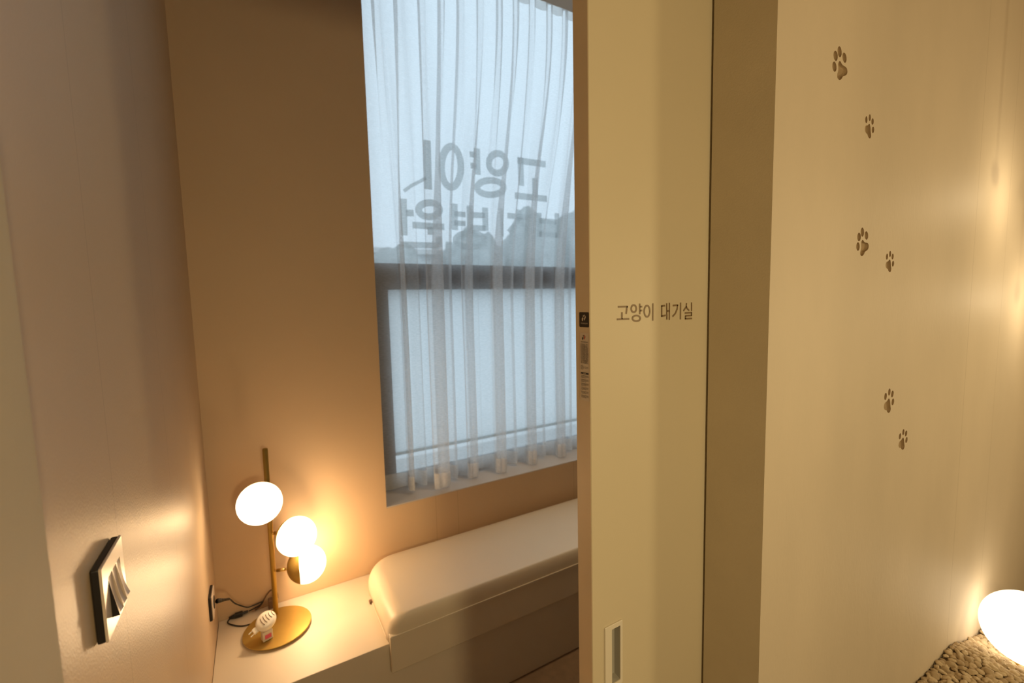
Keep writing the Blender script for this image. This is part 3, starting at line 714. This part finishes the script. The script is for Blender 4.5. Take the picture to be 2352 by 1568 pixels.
# flex: base -> inline switch -> plug in the wall socket
cord = smooth_path([(-0.07, 2.00, .4105), (-.115, 2.005, .4095), (-.150, 2.030, .4095), (-.172, 2.060, .4100), (-.165, 2.080, .413)], 8)
bm = bmesh.new(); tube(bm, cord, 0.0026, 8)
tube(bm, smooth_path([(-.098, 2.082, .417), (-.060, 2.080, .428), (-.045, 2.075, .444), (-.075, 2.066, .446), (-.100, 2.055, .452), (-.125, 2.035, .482), (-.140, 2.005, .516), (-.148, 1.96, .560), (-.152, 1.925, .585), (-.165, 1.895, .607), (-.178, 1.880, .616)], 8), 0.0026, 8)
cd = obj('power_cord', bm, m_black, lamp, True); cd['label'] = 'thin black flex behind the lamp base'
bm = bmesh.new(); tube(bm, [(-.168, 2.080, .4145), (-.150, 2.080, .4155), (-.100, 2.082, .4175)], [.0045, .0085, .0045], 10); add_box(bm, -.148, -.120, 2.072, 2.089, .4085, .425, .002)
obj('inline_switch', bm, m_black, cd)
bm = bmesh.new(); q0, q1 = Vector((-.1825, 1.876, .618)), Vector((-.150, 1.915, .590))
for k in range(5):
    a = q0.lerp(q1, k/5*.75); b2 = q0.lerp(q1, (k+.7)/5*.75); tube(bm, [a, b2], .0085-.001*k, 10)
tube(bm, [q0, q1], .0045, 10)
obj('plug', bm, m_black, cd, True)
# brown flat cable and adapter behind the pole
ad = bpy.data.objects.new('power_adapter', None); COL.objects.link(ad); ad.location = (-.01, 2.07, HB); bpy.context.view_layer.update()
prop(ad, 'dark brown cable and block half hidden behind the lamp pole, against the wall', 'adapter')
box('adapter_block', -.026, .010, 2.062, 2.090, HB+.001, HB+.038, m_brownc, ad, .003)
bm = bmesh.new(); tube(bm, smooth_path([(-.075, 2.083, .412), (-.055, 2.083, .425), (-.030, 2.084, .462), (-.010, 2.080, .480), (.008, 2.076, .465), (.010, 2.074, .440)], 8), .0035, 8)
obj('cable', bm, m_brownc, ad, True)

# ================================================================= plug-in air freshener on the lamp base
ZB = HB+0.0140
fr = bpy.data.objects.new('air_freshener', None); COL.objects.link(fr); fr.location = (-.035, 1.858, ZB); bpy.context.view_layer.update()
prop(fr, 'white plug-in air freshener with a small bottle and pink label on the lamp base', 'air freshener')
Mr = Matrix.Translation((-.035, 1.858, ZB)) @ Matrix.Rotation(math.radians(18), 4, 'Z')
def tfm(bm): bmesh.ops.transform(bm, matrix=Mr, verts=bm.verts)
m_bottle = mat('bottle_glass', (0.72, 0.66, 0.58), 0.12)
bm = bmesh.new(); add_box(bm, -.018, .018, -.012, .014, 0, .038, .004, 3); add_box(bm, -.010, .010, -.008, .008, .037, .052, .002); tfm(bm); obj('bottle', bm, m_bottle, fr)
bm = bmesh.new(); add_box(bm, -.011, .011, -.0128, -.0122, .010, .026); tfm(bm); obj('label_patch', bm, m_pink, fr)['label'] = 'pink label on the little bottle'
bm = bmesh.new(); bmesh.ops.create_uvsphere(bm, u_segments=40, v_segments=24, radius=1)
tilt = Matrix.Translation((0, 0, .073)) @ Matrix.Rotation(math.radians(-24), 4, 'Y') @ Matrix.Rotation(math.radians(34), 4, 'X')
for v in bm.verts:
    co = v.co.copy()
    s = Vector((.036*co.x, .033*co.y, .027*co.z))
    if s.z > .016: s.z = .016+(s.z-.016)*.55
    v.co = s
bmesh.ops.transform(bm, matrix=tilt, verts=bm.verts); tfm(bm); hd = obj('warmer_head', bm, m_white_pl, fr, True)
bm = bmesh.new()
for k in range(5):
    pts = []
    for i in range(9):
        t = -0.8+1.6*i/8; x = -.012+.010*k+.004*t*t; y = .019*t*(1-.08*k)
        zz = .0270*math.sqrt(max(0, 1-(x/.036)**2-(y/.033)**2)); zz = .016+(zz-.016)*.55 if zz > .016 else zz
        pts.append((x, y, zz+.0006))
    tube(bm, pts, .0011, 6)
bmesh.ops.transform(bm, matrix=tilt, verts=bm.verts); tfm(bm); obj('vent_slot', bm, m_brownc, hd)
bm = bmesh.new(); add_box(bm, -.050, -.034, -.010, .010, -.008, .008, .003)
for s in (-1, 1): tube(bm, [(-.048, s*.0065, .001), (-.063, s*.0065, .001)], .0022, 8)
bmesh.ops.transform(bm, matrix=tilt, verts=bm.verts); tfm(bm); obj('plug_pins', bm, m_white_pl, fr)

# ================================================================= wall socket and light switch
def plate(name, y0, y1, z0, z1, th, label, cat):
    e = bpy.data.objects.new(name, None); COL.objects.link(e); e.location = (XB, (y0+y1)/2, (z0+z1)/2); bpy.context.view_layer.update()
    prop(e, label, cat)
    return e
sk = plate('wall_socket', 1.832, 1.920, .574, .662, .012, 'square dark-edged wall socket low in the corner above the bench', 'socket')
box('back_box', XB+.0005, XB+.0085, 1.832, 1.920, .574, .662, m_black, sk, .0015)
box('cover_plate', XB+.0085, XB+.0125, 1.834, 1.918, .576, .660, m_plate, sk, .0012)
bm = bmesh.new(); lathe(bm, [(0, .001), (.020, .001), (.022, .0016), (.022, 0)], (XB+.0125, 1.876, .618), (1, 0, 0), 32); obj('socket_well', bm, m_black, sk)

sw = plate('light_switch', .745, .848, 1.245, 1.347, .012, 'square champagne three-rocker light switch on the left wall by the doorway', 'light switch')
sy0, sy1, sz0, sz1 = .745, .848, 1.245, 1.347
wy0, wy1, wz0, wz1 = .769, .829, 1.265, 1.3225
box('back_box', XB+.0005, XB+.0095, sy0+.0005, sy1-.0005, sz0+.0005, sz1-.0005, m_black, sw, .002)
o1 = [(y, z) for y, z in rr(sy0, sy1, sz0, sz1, .0025)]; o2 = rr(sy0+.0012, sy1-.0012, sz0+.0012, sz1-.0012, .002); i1 = rr(wy0, wy1, wz0, wz1, .0006)
bm = bmesh.new()
R0 = [bm.verts.new((XB+.0096, y, z)) for y, z in o1]; R1 = [bm.verts.new((XB+.0112, y, z)) for y, z in o1]
R2 = [bm.verts.new((XB+.0124, y, z)) for y, z in o2]; R3 = [bm.verts.new((XB+.0124, y, z)) for y, z in i1]; R4 = [bm.verts.new((XB+.0060, y, z)) for y, z in i1]
for A, B in ((R0, R1), (R1, R2), (R2, R3), (R3, R4)):
    for k in range(len(A)): bm.faces.new([A[k], A[(k+1) % len(A)], B[(k+1) % len(A)], B[k]])
obj('cover_plate', bm, m_plate, sw)
ww = (wy1-wy0)/3
for k in range(3):
    y0 = wy0+ww*k+.0002; y1 = wy0+ww*(k+1)-.0002
    bm = bmesh.new(); n = 14; A = []; 
    for i in range(n+1):
        t = i/n; z = wz1-.0004+(wz0-wz1+.0008)*t
        out = XB+.0118+.0088*t
        dip = .0040*math.sin(PI*t)*(.4+t)
        A.append([bm.verts.new((out, y0, z)), bm.verts.new((out-dip*.4-.0012, (y0+y1)/2, z)), bm.verts.new((out-.0004-dip*.6, y1, z)), bm.verts.new((XB+.0058, y1, z)), bm.verts.new((XB+.0058, y0, z))])
    for a, b2 in zip(A, A[1:]):
        for j in range(5): bm.faces.new([a[j], a[(j+1) % 5], b2[(j+1) % 5], b2[j]])
    bm.faces.new(A[0]); bm.faces.new(list(reversed(A[-1])))
    rk = obj('rocker', bm, m_rocker, sw)
    if k == 0:
        rk.data.materials.append(m_black)
        for p in rk.data.polygons:
            if p.normal.y < -.9: p.material_index = 1

# ================================================================= pebble bed with a globe lamp
pl = box('planter_box', 1.44, 2.52, -0.05, YP-.002, 0.0, 0.44, m_bench, None, .003)
prop(pl, 'low built-in beige planter box holding pebbles against the hall wall', 'planter')
def bed(x, y):
    z = .528 if x < 1.88 else .528-(x-1.88)*.26
    z = max(z, .456)
    z -= .012*math.exp(-(((x-2.12)**2+(y-.346)**2)/.012))
    return z + .006*math.sin(x*19)*math.cos(y*23)
NX, NY = 64, 30; V = []; Fs = []
for j in range(NY+1):
    for i in range(NX+1):
        x = 1.445+(2.51-1.445)*i/NX; y = -.045+(YP-.003+.045)*j/NY
        V.append((x, y, bed(x, y)-.004+.004*noise.noise(Vector((x*60, y*60, 0)))))
for j in range(NY):
    for i in range(NX):
        a = j*(NX+1)+i; Fs.append((a, a+1, a+NX+2, a+NX+1))
# skirt of the heap
n0 = len(V)
border = [i for i in range(NX+1)] + [j*(NX+1)+NX for j in range(1, NY+1)] + [NY*(NX+1)+i for i in range(NX-1, -1, -1)] + [j*(NX+1) for j in range(NY-1, 0, -1)]
for b2 in border: V.append((V[b2][0], V[b2][1], .441))
for k in range(len(border)):
    k2 = (k+1) % len(border); Fs.append((border[k], border[k2], n0+k2, n0+k))
gb = raw('gravel_bed', V, Fs, m_peb[2], smooth=True)
prop(gb, 'heap of small brown stones filling the planter beneath the pebbles', 'gravel', kind='stuff')
random.seed(7)
pm = []
for s in range(6):
    bm = bmesh.new(); bmesh.ops.create_icosphere(bm, subdivisions=3, radius=1)
    for v in bm.verts:
        n = v.co.normalized(); v.co = n*(1+.30*noise.noise(n*1.4+Vector((s*9, 0, 0)))+.08*noise.noise(n*4+Vector((0, s*5, 0))))
        v.co.x *= 1.32; v.co.z *= .62
    me = bpy.data.meshes.new('pebble'); bm.to_mesh(me); bm.free()
    for p in me.polygons: p.use_smooth = True
    me.materials.append(m_peb[s % 3]); pm.append(me)
cand = []
yy = .462; row = 0
while yy > .16:
    xx = 1.46 + (row % 2)*.010
    while xx < 2.49:
        x = xx+random.uniform(-.005, .005); y = min(yy+random.uniform(-.004, .004), .4595)
        z = bed(x, y)+random.uniform(.001, .008)
        if in_view((x, y, z), 25) and ((x-2.120)**2+(y-.346)**2+(z-.576)**2) > .120**2:
            cand.append(((x, y, z), (Vector((x, y, z))-CAM_POS).length))
        xx += .0190
    yy -= .0160; row += 1
cand.sort(key=lambda c: c[1]); None
for (x, y, z), d in cand[:300]:
    o = bpy.data.objects.new('pebble', random.choice(pm)); COL.objects.link(o)
    o.location = (x, y, z); s = random.uniform(.0080, .0118)
    if y > .452: s *= .85
    o.scale = (s, s*random.uniform(.8, 1), s*random.uniform(.85, 1.1))
    o.rotation_euler = (random.uniform(-.5, .5), random.uniform(-.5, .5), random.uniform(0, 6.28))
    prop(o, 'small rough tan pebble in the bed under the round globe lamp', 'pebble', 'pebbles in the bed by the hall wall')
# the other stones of the heap, part of the gravel itself
rest = bmesh.new(); rest.from_mesh(gb.data)
taken = [(c[0][0], c[0][1]) for c in cand[:300]]
cells = set((int(x/.012), int(y/.012)) for x, y in taken)
ref = bmesh.new(); bmesh.ops.create_icosphere(ref, subdivisions=1, radius=1)
rv = [v.co.copy() for v in ref.verts]; rf = [[v.index for v in f.verts] for f in ref.faces]; ref.free()
yy = .455
while yy > -.035:
    xx = 1.455
    while xx < 2.50:
        x, y = xx+random.uniform(-.005, .005), yy+random.uniform(-.004, .004)
        cx_, cy_ = int(x/.012), int(y/.012)
        if not any((cx_+i, cy_+j) in cells for i in (-1, 0, 1) for j in (-1, 0, 1)) and (x-2.120)**2+(y-.346)**2 > .085**2:
            s = random.uniform(.008, .0115); a_ = random.uniform(0, 6.28); ca, sa = math.cos(a_), math.sin(a_); z = bed(x, y)+.001
            vs = [rest.verts.new((x+s*(v.x*1.3*ca-v.y*.9*sa), y+s*(v.x*1.3*sa+v.y*.9*ca), z+s*.62*v.z)) for v in rv]
            for f in rf: rest.faces.new([vs[i] for i in f]).smooth = True
        xx += .0195
    yy -= .0165
rest.to_mesh(gb.data); rest.free()
m_globe = emis('lit_globe_cream', (1.0, 0.79, 0.52), 3.0, 0.0)
gl = bpy.data.objects.new('globe_lamp', None); COL.objects.link(gl); gl.location = (2.120, .346, .463); bpy.context.view_layer.update()
prop(gl, 'glowing cream globe lamp resting on the pebbles at the right edge', 'lamp')
bm = bmesh.new(); bmesh.ops.create_uvsphere(bm, u_segments=64, v_segments=40, radius=.113); bmesh.ops.translate(bm, vec=(2.120, .346, .576), verts=bm.verts); g2 = obj('globe', bm, m_globe, gl, True)
bm = bmesh.new(); lathe(bm, [(0, -.004), (.045, -.004), (.045, .012), (.040, .016), (0, .016)], (2.120, .346, .457), (0, 0, 1), 32); obj('base', bm, m_brass_satin, gl, True)
# two more globes of the same hall lighting, hung just outside the frame
def pendant(x, y, z, r, lab):
    e = bpy.data.objects.new('pendant_lamp', None); COL.objects.link(e); e.location = (x, y, CEILH); bpy.context.view_layer.update()
    prop(e, lab, 'lamp', 'hanging globe lamps')
    bm = bmesh.new(); bmesh.ops.create_uvsphere(bm, u_segments=40, v_segments=24, radius=r); bmesh.ops.translate(bm, vec=(x, y, z), verts=bm.verts)
    obj('globe', bm, m_pend, e, True)
    bm = bmesh.new(); tube(bm, [(x, y, z+r-.004), (x, y, CEILH-.02)], .003, 8); lathe(bm, [(0, 0), (.04, 0), (.04, .019), (0, .019)], (x, y, CEILH-.02), (0, 0, 1), 24); obj('cord', bm, m_brass_satin, e)
m_pend = emis('lit_pendant_cream', (1.0, 0.78, 0.48), 34)
pendant(2.075, .300, 1.975, .032, 'higher hanging globe lamp close to the hall wall')
pendant(2.36, .300, 1.650, .036, 'lower hanging globe lamp close to the hall wall')
